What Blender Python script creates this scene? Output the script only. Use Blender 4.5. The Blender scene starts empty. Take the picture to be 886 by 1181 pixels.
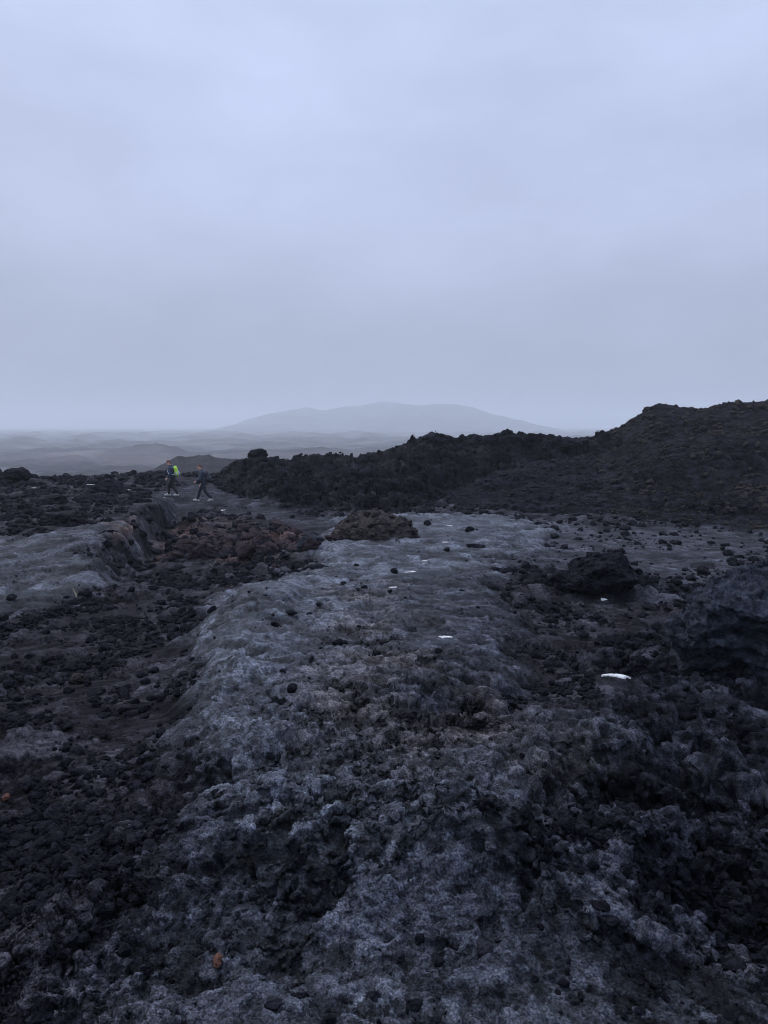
import bpy, bmesh, math
import numpy as np
from mathutils import Vector, Matrix

Q = 1.0                      # terrain mesh density
rng = np.random.default_rng(11)
sc = bpy.context.scene
COL = sc.collection
R = math.radians
F32 = np.float32

# ------------------------------------------------------------------ camera model
FPX, UC, VC = 890.0, 443.0, 590.5
PITCH = R(6.44)
CAMZ = 2.1

def ray(u, v):
    """azimuth and slope of the sight line through a photograph pixel"""
    a = (np.asarray(u, float) - UC) / FPX
    b = -(np.asarray(v, float) - VC) / FPX
    dx = a
    dy = math.cos(PITCH) + b * math.sin(PITCH)
    dz = -math.sin(PITCH) + b * math.cos(PITCH)
    return np.arctan2(dx, dy), dz / np.hypot(dx, dy)

# ------------------------------------------------------------------ noise
_p = rng.permutation(256).astype(np.int32)
PERM = np.concatenate([_p, _p, _p])
_ang = np.linspace(0, 2 * np.pi, 256, endpoint=False)
GX, GY = np.cos(_ang).astype(F32), np.sin(_ang).astype(F32)
_g3 = rng.normal(size=(256, 3)); _g3 /= np.linalg.norm(_g3, axis=1)[:, None]
G3 = _g3.astype(F32)
RND = rng.random((256, 4)).astype(F32)

def pn2(x, y, seed=0):
    x = np.asarray(x, np.float64) + seed * 17.31; y = np.asarray(y, np.float64) - seed * 9.77
    xf, yf = np.floor(x), np.floor(y)
    xi = xf.astype(np.int64) & 255; yi = yf.astype(np.int64) & 255
    fx = (x - xf).astype(F32); fy = (y - yf).astype(F32)
    sx = fx * fx * fx * (fx * (fx * 6 - 15) + 10); sy = fy * fy * fy * (fy * (fy * 6 - 15) + 10)
    x1 = (xi + 1) & 255; y1 = (yi + 1) & 255
    def g(a, b, dx, dy):
        h = PERM[PERM[a] + b]
        return GX[h] * dx + GY[h] * dy
    n0 = g(xi, yi, fx, fy); n1 = g(x1, yi, fx - 1, fy)
    n2 = g(xi, y1, fx, fy - 1); n3 = g(x1, y1, fx - 1, fy - 1)
    a = n0 + sx * (n1 - n0); b = n2 + sx * (n3 - n2)
    return (a + sy * (b - a)) * F32(1.45)

def pn3(p, seed=0):
    p = p + seed * 13.7
    f = np.floor(p); i = f.astype(np.int64) & 255; t = (p - f).astype(F32)
    s = t * t * t * (t * (t * 6 - 15) + 10)
    out = 0
    for dx in (0, 1):
        wx = s[:, 0] if dx else 1 - s[:, 0]
        for dy in (0, 1):
            wy = s[:, 1] if dy else 1 - s[:, 1]
            for dz in (0, 1):
                wz = s[:, 2] if dz else 1 - s[:, 2]
                h = PERM[PERM[PERM[(i[:, 0] + dx) & 255] + ((i[:, 1] + dy) & 255)] + ((i[:, 2] + dz) & 255)]
                g = G3[h]
                out = out + wx * wy * wz * (g[:, 0] * (t[:, 0] - dx) + g[:, 1] * (t[:, 1] - dy) + g[:, 2] * (t[:, 2] - dz))
    return out * 1.5

def ss(a, b, x):
    t = np.clip((x - a) / (b - a), 0, 1)
    return t * t * (3 - 2 * t)

def octv(x, y, lam, sp, seed, kind='n', amp=None):
    """one octave, faded where the mesh is too coarse to carry it; only computed where wanted"""
    w = np.clip((lam / sp - 2.0) / 2.0, 0, 1).astype(F32)
    if amp is not None:
        w = w * amp
    out = np.zeros(x.shape, F32)
    k = np.nonzero(w > 1e-4)[0]
    if len(k) == 0:
        return out
    n = pn2(x[k] / lam, y[k] / lam, seed)
    if kind == 'b':
        n = np.abs(n) * 2 - 0.5
    elif kind == 'r':
        n = 0.6 - np.abs(n) * 2
    out[k] = n * w[k]
    return out

def cells(x, y, lam, sp, seed, amp):
    """heap of clinker: rounded, jagged lumps of random size on a jittered lattice"""
    w = (np.clip((lam / sp - 2.0) / 2.0, 0, 1) * amp).astype(F32)
    out = np.zeros(x.shape, F32)
    k = np.nonzero(w > 1e-3)[0]
    if len(k) == 0:
        return out
    X = x[k] / lam; Y = y[k] / lam
    wx = pn2(X * 2.6, Y * 2.6, seed + 3) * 0.22; wy = pn2(X * 2.6, Y * 2.6, seed + 4) * 0.22
    X = X + wx + seed * 5.3; Y = Y + wy
    xi = np.floor(X).astype(np.int64); yi = np.floor(Y).astype(np.int64)
    best = np.zeros(len(k), F32)
    for dx in (-1, 0, 1):
        for dy in (-1, 0, 1):
            h = PERM[PERM[(xi + dx) & 255] + ((yi + dy) & 255)]
            r = RND[h]
            ddx = (xi + dx + r[:, 0] - X).astype(F32); ddy = (yi + dy + r[:, 1] - Y).astype(F32)
            rad = 0.22 + 0.62 * r[:, 2] ** 2
            d = np.maximum(np.abs(ddx) * 0.9 + np.abs(ddy) * 0.35, np.abs(ddy) * 0.95 + np.abs(ddx) * 0.25) / rad
            tilt = ((r[:, 3] * 7.3) % 1 - .5) * ddx + ((r[:, 2] * 9.1) % 1 - .5) * ddy
            v = np.minimum(2.0 * (1 - d), .62 + 1.5 * tilt / rad) * rad * (0.5 + r[:, 3])
            best = np.maximum(best, v)
    out[k] = best * w[k] * lam
    return out

def plates(x, y, lam, sp, seed, amp, tiltk=1.0, crack=.3, tone=None, warp=.22):
    """fractured rock: every cell is a flat piece with its own level and tilt, parted by open cracks"""
    w = (np.clip((lam / sp - 2.2) / 2.0, 0, 1) * amp).astype(F32)
    out = np.zeros(x.shape, F32)
    k = np.nonzero(w > 1e-3)[0]
    if len(k) == 0:
        return out
    X = x[k] / lam + seed * 5.31; Y = y[k] / lam - seed * 3.17
    X = X + warp * pn2(X * 2.1, Y * 2.1, seed + 1) + warp * .45 * pn2(X * 5.3, Y * 5.3, seed + 2)
    Y = Y + warp * pn2(X * 2.1, Y * 2.1, seed + 3) + warp * .45 * pn2(X * 5.3, Y * 5.3, seed + 4)
    xi = np.floor(X).astype(np.int64); yi = np.floor(Y).astype(np.int64)
    d1 = np.full(len(k), 9., F32); d2 = d1.copy(); lev = np.zeros(len(k), F32); tn = np.zeros(len(k), F32)
    for dx in (-1, 0, 1):
        for dy in (-1, 0, 1):
            h = PERM[PERM[(xi + dx) & 255] + ((yi + dy) & 255)]
            r = RND[h]
            ddx = (X - xi - dx - r[:, 0]).astype(F32); ddy = (Y - yi - dy - r[:, 1]).astype(F32)
            d = np.hypot(ddx, ddy)
            c = d < d1
            d2 = np.where(c, d1, np.minimum(d2, d)); d1 = np.where(c, d, d1)
            l = (r[:, 2] - .5) + tiltk * (((r[:, 3] * 7.3) % 1 - .5) * ddx + ((r[:, 2] * 9.1) % 1 - .5) * ddy) * 1.6
            lev = np.where(c, l, lev); tn = np.where(c, r[:, 3], tn)
    out[k] = (lev - crack * np.exp(-(d2 - d1) / .07)) * w[k] * lam
    if tone is not None:
        tone[k] += (tn - .5) * np.minimum(w[k] / (amp[k] + 1e-6), 1)
    return out

def plates3(P, lam, sp, seed, amp, tiltk=1.0, crack=.25, tone=None, warp=.2):
    """the same fracturing in space, so that steep faces break up as well"""
    w = (np.clip((lam / sp - 2.0) / 2.0, 0, 1) * amp).astype(F32)
    out = np.zeros(len(P), F32)
    k = np.nonzero(w > 2e-3)[0]
    if len(k) == 0:
        return out
    X = P[k] / lam + seed * np.array([5.31, -3.17, 1.73])
    wv = np.stack([pn2(X[:, 0] * 1.9 + X[:, 2], X[:, 1] * 1.9 - X[:, 2], seed + a) for a in (1, 2, 3)], 1)
    wv = wv + .5 * np.stack([pn2(X[:, 0] * 5 + X[:, 2] * 4, X[:, 1] * 5 - X[:, 2] * 4, seed + a) for a in (4, 5, 6)], 1)
    X = X + warp * wv
    B = np.floor(X - .5); F = (X - B).astype(F32); I = B.astype(np.int64)
    d1 = np.full(len(k), 9., F32); d2 = d1.copy(); lev = np.zeros(len(k), F32); tn = np.zeros(len(k), F32)
    for dx in (0, 1):
        hx_ = PERM[(I[:, 0] + dx) & 255]
        for dy in (0, 1):
            hy_ = PERM[hx_ + ((I[:, 1] + dy) & 255)]
            for dz in (0, 1):
                r = RND[PERM[hy_ + ((I[:, 2] + dz) & 255)]]
                ax = F[:, 0] - dx - .15 - .7 * r[:, 0]; ay = F[:, 1] - dy - .15 - .7 * r[:, 1]; az_ = F[:, 2] - dz - .15 - .7 * r[:, 2]
                d = ax * ax + ay * ay + az_ * az_
                c = d < d1
                d2 = np.where(c, d1, np.minimum(d2, d)); d1 = np.where(c, d, d1)
                t = r[:, 3]
                l = (t - .5) + tiltk * (((t * 7.3) % 1 - .5) * ax + ((t * 9.1) % 1 - .5) * ay + ((t * 11.7) % 1 - .5) * az_) * 1.8
                lev = np.where(c, l, lev); tn = np.where(c, t, tn)
    out[k] = (lev - crack * np.exp(-(np.sqrt(d2) - np.sqrt(d1)) / .08)) * w[k] * lam
    if tone is not None:
        tone[k] += (tn - .5) * np.minimum(w[k] / (amp[k] + 1e-6), 1)
    return out

# ------------------------------------------------------------------ broad terrain
BR = [0, 2.5, 4.1, 8.2, 14, 27, 41, 55, 90, 150, 300, 600, 1500, 20000]
BZ = [0.05, 0, -.35, -.84, -1.26, -1.55, -1.5, -1.7, -5, -11, -20, -27, -32, -32]

def table(D, uv):
    u = [p[0] for p in uv]; v = [p[1] for p in uv]
    az, sl = ray(u, v)
    return az, CAMZ + D * sl

FAR = [  # crest distance, front width, back width, crest seen from the viewpoint
    (47, 8, 8, [(-900, 540), (-300, 546), (0, 552), (40, 550), (110, 551), (170, 551), (225, 553), (260, 558), (300, 585), (400, 620)]),
    (180, 28, 24, [(-900, 560), (100, 556), (150, 549), (165, 541), (178, 536), (190, 530), (197, 527), (205, 524), (213, 526), (222, 525), (230, 523), (241, 523), (248, 527), (262, 529), (285, 531), (330, 537), (420, 550), (1500, 560)]),
    (700, 95, 85, [(-900, 540), (-100, 530), (0, 528), (45, 525), (85, 521), (120, 520), (160, 516), (180, 513), (198, 517), (230, 523), (300, 521), (370, 518), (430, 521), (1500, 530)]),
    (4300, 540, 540, [(-900, 505), (0, 514), (70, 511), (110, 513), (200, 509), (300, 503), (360, 505), (480, 509), (700, 512), (1500, 520)]),
    (7400, 800, 800, [(-900, 503), (0, 503), (60, 499), (150, 501), (240, 496), (300, 492), (370, 487), (430, 489), (520, 494), (700, 503), (1500, 510)]),
    (3700, 430, 530, [(-900, 493), (0, 506), (100, 504), (210, 501), (255, 495), (290, 484), (330, 475), (350, 472), (375, 474), (400, 470), (425, 467), (445, 466), (480, 469), (520, 468), (545, 471), (570, 477), (600, 487), (640, 496), (690, 505), (900, 512), (1500, 512)]),
]
FAR = [(D, a, b) + table(D, t) for D, a, b, t in FAR]
RIDGE_D = 49.0
RIDGE = table(RIDGE_D, [(225, 580), (245, 560), (265, 549), (280, 539), (300, 530), (318, 531), (340, 530), (370, 529), (400, 531), (420, 528), (445, 526), (465, 521), (482, 513), (498, 506), (520, 503), (545, 507), (562, 504), (585, 503), (605, 504), (622, 508), (650, 508), (680, 509), (720, 512), (800, 520), (1500, 520)])
RB = [(200, 556), (250, 560), (300, 578), (350, 588), (430, 592), (480, 588), (530, 580), (640, 575), (800, 575)]
RIDGE_AZ0 = ray([p[0] for p in RB], [p[1] for p in RB])[0]
RIDGE_R0 = np.array([44, 43.0, 37.5, 34, 32, 34.5, 41, 44, 44])
HILL_D = 56.0
HILL = table(HILL_D, [(380, 640), (430, 600), (480, 566), (520, 538), (560, 520), (600, 511), (640, 508), (680, 506), (700, 500), (720, 491), (738, 479), (746, 472), (756, 466), (768, 465), (785, 468), (803, 472), (820, 468), (840, 465), (862, 464), (886, 462), (1000, 452), (1300, 430), (2200, 440)])
HILL_AZ0 = ray([380, 480, 560, 640, 720, 800, 886, 1300], [600] * 8)[0]
HILL_R0 = np.array([34, 33, 32, 31, 30, 29, 28, 22])

def rim_x(y):
    """the broken edge of the crust shelf on the west side"""
    return np.interp(y, [10, 17.5, 21, 25, 30, 36, 44], [-5.0, -6.3, -7.1, -7.8, -8.6, -9.7, -12])

def gauss(x, y, cx, cy, sx, sy, rot=0.0):
    c, s = math.cos(rot), math.sin(rot)
    dx, dy = x - cx, y - cy
    a = (dx * c + dy * s) / sx; b = (-dx * s + dy * c) / sy
    return np.exp(-(a * a + b * b))

def broad(x, y, want=False):
    x = np.asarray(x, float); y = np.asarray(y, float)
    r = np.hypot(x, y); az = np.arctan2(x, y)
    base = np.interp(r, BR, BZ)
    h = base.copy()
    wob = pn2(az * 9, r * 0 + 3.3, 5) * 0.05
    for D, wf, wb, ta, tz in FAR:
        zc = np.interp(az, ta, tz)
        d = r / (1 + wob) - D
        P = np.exp(-(np.where(d < 0, d / wf, d / wb)) ** 2)
        h = np.maximum(h, base + (zc - base) * P)
    # rubble ridge
    r0 = np.interp(az, RIDGE_AZ0, RIDGE_R0); zc = np.interp(az, RIDGE[0], RIDGE[1])
    s = np.clip((r - r0) / (RIDGE_D - r0), 0, 1)
    Pm = np.where(r < RIDGE_D, s ** 0.8, np.exp(-((r - RIDGE_D) / 9) ** 2))
    Pm = Pm * (az > RIDGE[0][0])
    hm = base + (zc - base) * Pm
    # cinder hill
    r0 = np.interp(az, HILL_AZ0, HILL_R0); zc = np.interp(az, HILL[0], HILL[1])
    s = np.clip((r - r0) / (HILL_D - r0), 0, 1)
    Ph = np.where(r < HILL_D, 0.25 * ss(0, 1, s) + 0.75 * s ** 1.25, np.exp(-((r - HILL_D) / 14) ** 2))
    Ph = Ph * (az > HILL_AZ0[0])
    hh = base + (zc - base) * Ph
    hh = hh + 0.9 * gauss(x, y, 17.2, 37.5, 4.2, 2.2, 0.3) + 0.35 * gauss(x, y, 9, 42, 2.5, 4)
    wm = ((hm > h + 0.03) & (hm >= hh)).astype(float); wh = ((hh > h + 0.03) & (hh > hm)).astype(float)
    h = np.maximum(h, np.maximum(hm, hh))
    # crust shelf west of the trail, with a broken edge and a hollow below it
    rx = rim_x(y)
    jag = pn2(x * 0.45, y * 0.45, 21) * 0.35 + pn2(x * 2.7, y * 2.7, 22) * 0.10
    side = rx + jag - x
    up = ss(14.5, 22.5, y + 0.12 * (x + 9)) * (1 - ss(31, 37, y))
    h = h + 0.62 * up * ss(-0.25, 0.38, side) * (0.75 + 0.25 * np.exp(-np.clip(side, 0, 50) / 3))
    h = h - 0.42 * up * np.exp(-((side + 0.45) / 0.55) ** 2)
    # raised tongue of smooth lava, its rounded western lip, and the hump underfoot
    h = h + 0.30 * gauss(x, y, -0.2, 9.0, 1.9, 4.6, 0.05) + 0.22 * gauss(x, y, -1.9, 11.5, .75, 2.2, 0.15)
    h = h + 0.16 * gauss(x, y, -1.0, 6.0, 1.1, 1.6, 0.1)
    h = h + 0.36 * gauss(x, y, 0.35, 3.6, 2.0, .5, -0.12) - 0.22 * gauss(x, y, -.6, 4.75, 1.2, .35, -0.2)
    h = h - 0.6 * gauss(x, y, 1.25, 7.5, .6, .2, -0.12) + 0.09 * gauss(x, y, 1.35, 6.85, .75, .3, -0.1)
    h = h - 0.30 * gauss(x, y, 1.75, 4.3, .30, .24) - 0.30 * gauss(x, y, .62, 4.25, .16, .38, .5) - 0.4 * gauss(x, y, -1.45, 2.3, .35, .3)
    h = h + 0.25 * gauss(x, y, 2.6, 5.6, .9, 1.1) + 0.2 * gauss(x, y, 4.4, 9.5, 1.6, 1.6)
    h = h + 0.5 * gauss(x, y, 4.6, 15.0, 1.5, .7, .1)
    if want:
        return h, wm, wh, side, up
    return h

def G(u, v):
    """world point where the sight line through a photograph pixel meets the broad terrain"""
    az, sl = ray(u, v)
    az = np.atleast_1d(az); sl = np.atleast_1d(sl)
    t = np.geomspace(1.2, 120, 1500)
    out = []
    for a, s in zip(az, sl):
        x = t * np.sin(a); y = t * np.cos(a)
        below = CAMZ + t * s < broad(x, y)
        k = int(np.argmax(below)) if below.any() else len(t) - 1
        out.append((x[k], y[k]))
    return np.array(out)

def poly(pts):
    p = np.array(pts, float)
    return G(p[:, 0], p[:, 1])

def inside(x, y, P, feather, warp):
    """soft membership of a ground polygon (world x, y), its edge broken up by warp"""
    d = np.full(x.shape, 1e9); c = np.zeros(x.shape, bool)
    n = len(P)
    for i in range(n):
        a, b = P[i], P[(i + 1) % n]
        ex, ey = b - a
        t = np.clip(((x - a[0]) * ex + (y - a[1]) * ey) / (ex * ex + ey * ey + 1e-9), 0, 1)
        d = np.minimum(d, (x - a[0] - t * ex) ** 2 + (y - a[1] - t * ey) ** 2)
        cond = (a[1] > y) != (b[1] > y)
        with np.errstate(divide='ignore', invalid='ignore'):
            xx = ex * (y - a[1]) / (ey if ey != 0 else 1e-9) + a[0]
        c ^= cond & (x < xx)
    s = np.sqrt(d) * np.where(c, 1, -1) + warp
    return ss(-1, 1, s / feather)

TONGUE = poly([(470, 597), (560, 598), (620, 604), (612, 630), (575, 660), (572, 700), (600, 740), (580, 790), (545, 840), (650, 845), (730, 875), (640, 930), (570, 1000), (520, 1035), (300, 1010), (225, 970), (225, 880), (240, 800), (232, 745), (270, 700), (340, 670), (380, 625), (405, 605)])
LIP = poly([(250, 715), (340, 685), (345, 705), (300, 730), (285, 800), (240, 850), (232, 770)])
SIDEPATH = poly([(170, 588), (180, 568), (215, 560), (240, 560), (300, 580), (400, 600), (380, 625), (310, 600), (250, 580)])
HUMP = poly([(130, 1000), (240, 950), (500, 975), (640, 1000), (886, 1090), (960, 1250), (240, 1250), (110, 1100)])
CRUST = poly([(385, 690), (450, 685), (500, 780), (570, 830), (630, 900), (530, 930), (430, 890), (340, 850), (380, 780)])
SLAB = poly([(-120, 625), (0, 618), (75, 612), (150, 600), (170, 606), (110, 640), (112, 680), (60, 702), (0, 712), (-120, 720)])
RUST = poly([(130, 604), (150, 600), (166, 607), (154, 622), (135, 630), (138, 612)])
ROUGH = poly([(690, 850), (700, 775), (790, 690), (886, 650), (1000, 650), (1100, 1110), (760, 1050), (620, 1010), (590, 970), (650, 930), (720, 880)])
PLAIN = poly([(480, 596), (886, 603), (960, 610), (900, 650), (790, 680), (690, 700), (640, 690), (620, 640)])
TROD = poly([(165, 740), (238, 735), (226, 850), (240, 960), (160, 1000), (125, 900)])
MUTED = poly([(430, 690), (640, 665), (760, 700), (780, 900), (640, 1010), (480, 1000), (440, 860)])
CLINK = poly([(200, 612), (330, 608), (370, 640), (250, 650), (195, 640)])

def regions(x, y):
    r = np.hypot(x, y)
    wp = (pn2(x / 1.4, y / 1.4, 31) * 0.45 + pn2(x / .42, y / .42, 32) * .22 + pn2(x / .13, y / .13, 33) * .1) * np.clip(r / 9, .5, 2.5)
    fe = 0.12 + 0.016 * r
    return dict(tongue=inside(x, y, TONGUE, fe * 1.8, wp * 1.15), lip=inside(x, y, LIP, fe, wp * .6), sidepath=inside(x, y, SIDEPATH, fe * 1.5, wp * .5),
                hump=inside(x, y, HUMP, fe * 2, wp), crust=inside(x, y, CRUST, fe * 2, wp * 1.2), slab=inside(x, y, SLAB, fe * 1.2, wp * .8),
                rust=inside(x, y, RUST, fe, wp * .5), rough=inside(x, y, ROUGH, fe * 2, wp), plain=inside(x, y, PLAIN, fe * 3, wp),
                clink=inside(x, y, CLINK, fe * 2, wp), trod=inside(x, y, TROD, fe * 3, wp * .6), muted=inside(x, y, MUTED, fe * 4, wp))

MARKS = [(711, 795, .125), (513, 748, .075), (453, 695, .06), (474, 674, .10), (491, 660, .08), (513, 634, .07), (519, 614, .09), (500, 600, .12), (190, 575, .08), (257, 588, .10), (146, 566, .16), (105, 562, .16), (40, 562, .12), (696, 698, .06)]
FLAT = [(*G(u, v)[0], max(q * 2.3, .18) if u != 711 else .5) for u, v, q in MARKS]

def terrain(x, y, sp):
    """fine surface: height, sideways shift and the kinds of lava, at mesh spacing sp"""
    h, wm, wh, side, up = broad(x, y, True)
    r = np.hypot(x, y)
    n = len(x); z0 = np.zeros(n)
    near = np.nonzero(r < 90)[0]
    reg = {k: np.zeros(n) for k in ('tongue', 'lip', 'sidepath', 'hump', 'crust', 'slab', 'rust', 'rough', 'plain', 'clink', 'muted', 'trod')}
    rr = regions(x[near], y[near])
    for k in rr:
        reg[k][near] = rr[k]
    smoothflow = np.clip(reg['tongue'] + reg['slab'] * .8 + reg['hump'] * .95 + reg['sidepath'] * .6 + reg['plain'] * .55, 0, 1)
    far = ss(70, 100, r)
    patch = np.clip(0.5 + 1.1 * pn2(x / 2.3, y / 2.3, 41) + .6 * pn2(x / .8, y / .8, 42), 0, 1)
    soft = pn2(x / 5.1, y / 5.1, 43)
    A = 0.17 + 0.68 * ss(.4, .9, patch)                               # cinder ground
    A = A * (1 - wh) + wh * (0.30 + 0.75 * ss(.35, .75, .5 + pn2(x / 3.1, y / 3.1, 47) + .5 * pn2(x / 1.1, y / 1.1, 48)))
    A = A * (1 - wm) + wm * 1.3
    A = A * (1 - .80 * smoothflow) + reg['rough'] * (1 - .9 * reg['tongue']) * (.5 + .45 * patch) + reg['clink'] * .4 + reg['hump'] * .04
    A = np.maximum(A, far * 1.5)
    A = A * (1 - .8 * reg['trod'])
    A = A + .2 * up * np.exp(-((side - .05) / .5) ** 2)
    A = A + .10 * reg['crust']
    for mx, my, mr in FLAT:
        A = A * (1 - .93 * np.exp(-((x - mx) ** 2 + (y - my) ** 2) / mr ** 2))
    A = A.astype(F32)
    big = (1 - .55 * smoothflow) * (1 - .4 * wh) * (1 - .3*reg['plain'])
    dz = octv(x, y, 6.5, sp, 1) * .22 * big * (1 + 1.3 * wm) + octv(x, y, 2.9, sp, 2) * .13 * big * (1 + 1.5 * wm)
    tone = np.zeros(n, F32)
    C = np.clip(reg['tongue'] + reg['slab'] + .6 * reg['hump'] + .25 * reg['plain'], 0, 1)
    qx = x * .93 + y * .37; qy = -x * .37 + y * .93
    RG = reg['rough'] * (1 - .8 * reg['tongue'])
    fl = np.ones(n)
    for mx, my, mr in FLAT:
        fl = fl * (1 - .9 * np.exp(-((x - mx) ** 2 + (y - my) ** 2) / mr ** 2))
    RG = RG * fl
    Ab = (A + .25 * RG).astype(F32)
    dz += octv(x, y, 1.5, sp, 3, 'n', Ab) * .15 + octv(x, y, .8, sp, 4, 'n', Ab) * .09 + octv(x, y, .41, sp, 5, 'n', Ab) * .05
    pit = ss(.08, .70, pn2(x / .85, y / .85, 96) + .35 * pn2(x / .28, y / .28, 97)) * np.clip(sp < .06, 0, 1)
    dz -= pit * (.17 * RG + .08 * np.clip(A, 0, 1) * (1 - wh) + .05 * reg['crust'] + .03 * reg['hump'])
    dz += plates(x, y, 1.3, sp, 50, (.20 * wm + .06 * RG + .03 * A).astype(F32), 1.4, .12)
    dz += plates(qx * .62, qy, .62, sp, 51, (.05 * np.clip(A, 0, 1.4) + .035 * C + .06 * RG + .12 * wm).astype(F32), 1.2, .2, tone)
    AA = np.clip(A, 0, .95) * fl
    CC = C * fl; RR = RG * fl; KK = reg['crust'] * fl
    AMP = [(1.25, (.12 * wm + .10 * RR + .03 * CC).astype(F32)), (.58, (.12 * AA + .05 * CC + .08 * RR + .20 * wm + .06 * wh).astype(F32)), (.27, (.30 * AA + .065 * CC + .03 * KK + .14 * RR + .28 * wm).astype(F32)), (.12, (.42 * AA + .09 * fl * (1 - C) + .15 * CC + .08 * KK + .10 * RR).astype(F32)),
           (.055, (.48 * AA + .16 * fl * (1 - C) + .17 * CC + .08 * KK).astype(F32)), (.027, (.5 * AA + .22 * fl * (1 - C) + .22 * CC).astype(F32))]
    for lam, st, am in ((1.25, 61, .017), (.5, 62, .016), (.22, 63, .011)):
        w = np.clip((lam * .3 / sp - 1) / 2, 0, 1) * C * fl
        k = np.nonzero(w > .001)[0]
        if len(k):
            t = pn2(qx[k] / lam * .7, qy[k] / lam * 1.25, st) * 2.4 + .55 * pn2(x[k] / lam * 2.7, y[k] / lam * 2.7, st + 9) + .3 * pn2(x[k] / lam * 7, y[k] / lam * 7, st + 19)
            f_ = np.floor(t)
            dz[k] += (f_ + ss(0, .12, t - f_)) * am * w[k]
    Fi = (A + .30 * C + .06).astype(F32)
    dz += octv(x, y, .2, sp, 6, 'n', Fi) * .022 + octv(x, y, .09, sp, 7, 'n', Fi) * .014 + octv(x, y, .045, sp, 8, 'n', Fi + .1) * .009 + octv(x, y, .022, sp, 9, 'n', Fi + .1) * .005
    dz += .20 * reg['tongue'] * (1 - reg['hump']) + .10 * reg['slab'] + .12 * reg['lip']
    # far country: long broken swells
    dz += (octv(x, y, 60, sp, 10, 'n') * 3.2 + octv(x, y, 25, sp, 11, 'r') * 1.6 + octv(x, y, 11, sp, 12, 'b') * 1.1 + octv(x, y, 5, sp, 14, 'b') * .6 + octv(x, y, 2.4, sp, 15, 'r') * .35 + octv(x, y, 1.2, sp, 16, 'b') * .2) * far * np.clip(r / 600, .5, 3)
    dz += octv(x, y, 330, sp, 13, 'r') * ss(900, 1800, r) * 12 + octv(x, y, 150, sp, 17, 'r') * ss(900, 1800, r) * 6
    # loose clinker pieces between the plates
    S = np.clip(A - .3, 0, 1.2)
    dz += cells(x, y, .42, sp, 57, S * (.22 + .2 * wm) * (1 - .6 * reg['plain']))
    dz += cells(x, y, .19, sp, 58, S * .5)
    dz += cells(x, y, .085, sp, 59, np.clip(A - .12, 0, 1.0) * .7)
    m0 = FLAT[0]
    dz += .13 * np.exp(-((x - m0[0]) ** 2 + (y - m0[1]) ** 2) / .45 ** 2)
    # sideways shift gives the broken rock real overhangs
    L = np.clip(A - .25, 0, 1.6).astype(F32)
    W2 = (wm * .3).astype(F32)
    sx = octv(x, y, .62, sp, 71, 'n', L) * .075 + octv(x, y, .27, sp, 72, 'n', L) * .055 + octv(x, y, .11, sp, 73, 'n', L) * .03 + octv(x, y, 2.1, sp, 77, 'n', W2) * .6 + octv(x, y, .9, sp, 79, 'n', W2) * .35
    sy = octv(x, y, .62, sp, 74, 'n', L) * .075 + octv(x, y, .27, sp, 75, 'n', L) * .055 + octv(x, y, .11, sp, 76, 'n', L) * .03 + octv(x, y, 2.1, sp, 78, 'n', W2) * .6 + octv(x, y, .9, sp, 80, 'n', W2) * .35
    grey = np.clip(np.maximum(reg['tongue'] * (.92 - .38 * reg['crust']), reg['hump'] * .49) + .5 * reg['lip'] + reg['slab'] * .62 + reg['sidepath'] * .2 + reg['plain'] * .36 + reg['rough'] * .20 * (1 - reg['tongue']) + far * .7 * ss(.15, .5, pn2(x / 75, y / 75, 88)), 0, 1)  # the lip's extra grey paints its lit, light-facing side into the colour
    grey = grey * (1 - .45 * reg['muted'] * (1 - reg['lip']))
    holes = ss(-.12, .45, pn2(qx / .9, qy / .42, 81) + .55 * pn2(x / .3, y / .3, 82) + .35 * pn2(x / .11, y / .11, 85) + .25 * reg['lip'])
    grey = grey * (.68 + .32 * holes) * np.clip(1 + .5 * tone, .35, 1.7)
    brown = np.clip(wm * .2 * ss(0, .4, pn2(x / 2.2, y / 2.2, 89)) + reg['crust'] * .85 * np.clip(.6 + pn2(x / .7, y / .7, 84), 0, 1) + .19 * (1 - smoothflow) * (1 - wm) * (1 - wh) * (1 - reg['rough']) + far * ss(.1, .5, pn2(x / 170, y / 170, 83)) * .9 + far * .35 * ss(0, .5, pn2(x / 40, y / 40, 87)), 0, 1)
    reg['rust'] = reg['rust'] * ss(.0, .3, side)
    red = np.clip(reg['rust'] * .55 * np.clip(.5 + 1.3 * pn2(x / .5, y / .5, 86), 0, 1) + reg['clink'] * .30 * patch, 0, 1)
    return h + dz, sx * .6, sy * .6, grey, brown, red, reg, wm, wh, AMP

# ------------------------------------------------------------------ materials
def mat(name):
    m = bpy.data.materials.new(name); m.use_nodes = True
    nt = m.node_tree
    return m, nt, nt.nodes['Principled BSDF']

def nd(nt, typ, **kw):
    n = nt.nodes.new(typ)
    for k, v in kw.items():
        if k.startswith('i_'):
            n.inputs[k[2:].replace('_', ' ')].default_value = v
        else:
            setattr(n, k, v)
    return n

def mixc(nt, fac, a, b, mode='MIX'):
    n = nt.nodes.new('ShaderNodeMix'); n.data_type = 'RGBA'; n.blend_type = mode
    for s, v in ((0, fac), (6, a), (7, b)):
        if hasattr(v, 'is_linked') or hasattr(v, 'links'):
            nt.links.new(v, n.inputs[s])
        else:
            n.inputs[s].default_value = v if s == 0 else (*v, 1)
    return n.outputs[2]

def noise(nt, vec, scale, detail=6, rough=.6):
    n = nd(nt, 'ShaderNodeTexNoise'); n.inputs['Scale'].default_value = scale; n.inputs['Detail'].default_value = detail; n.inputs['Roughness'].default_value = rough
    nt.links.new(vec, n.inputs['Vector'])
    return n.outputs['Fac']

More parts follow.
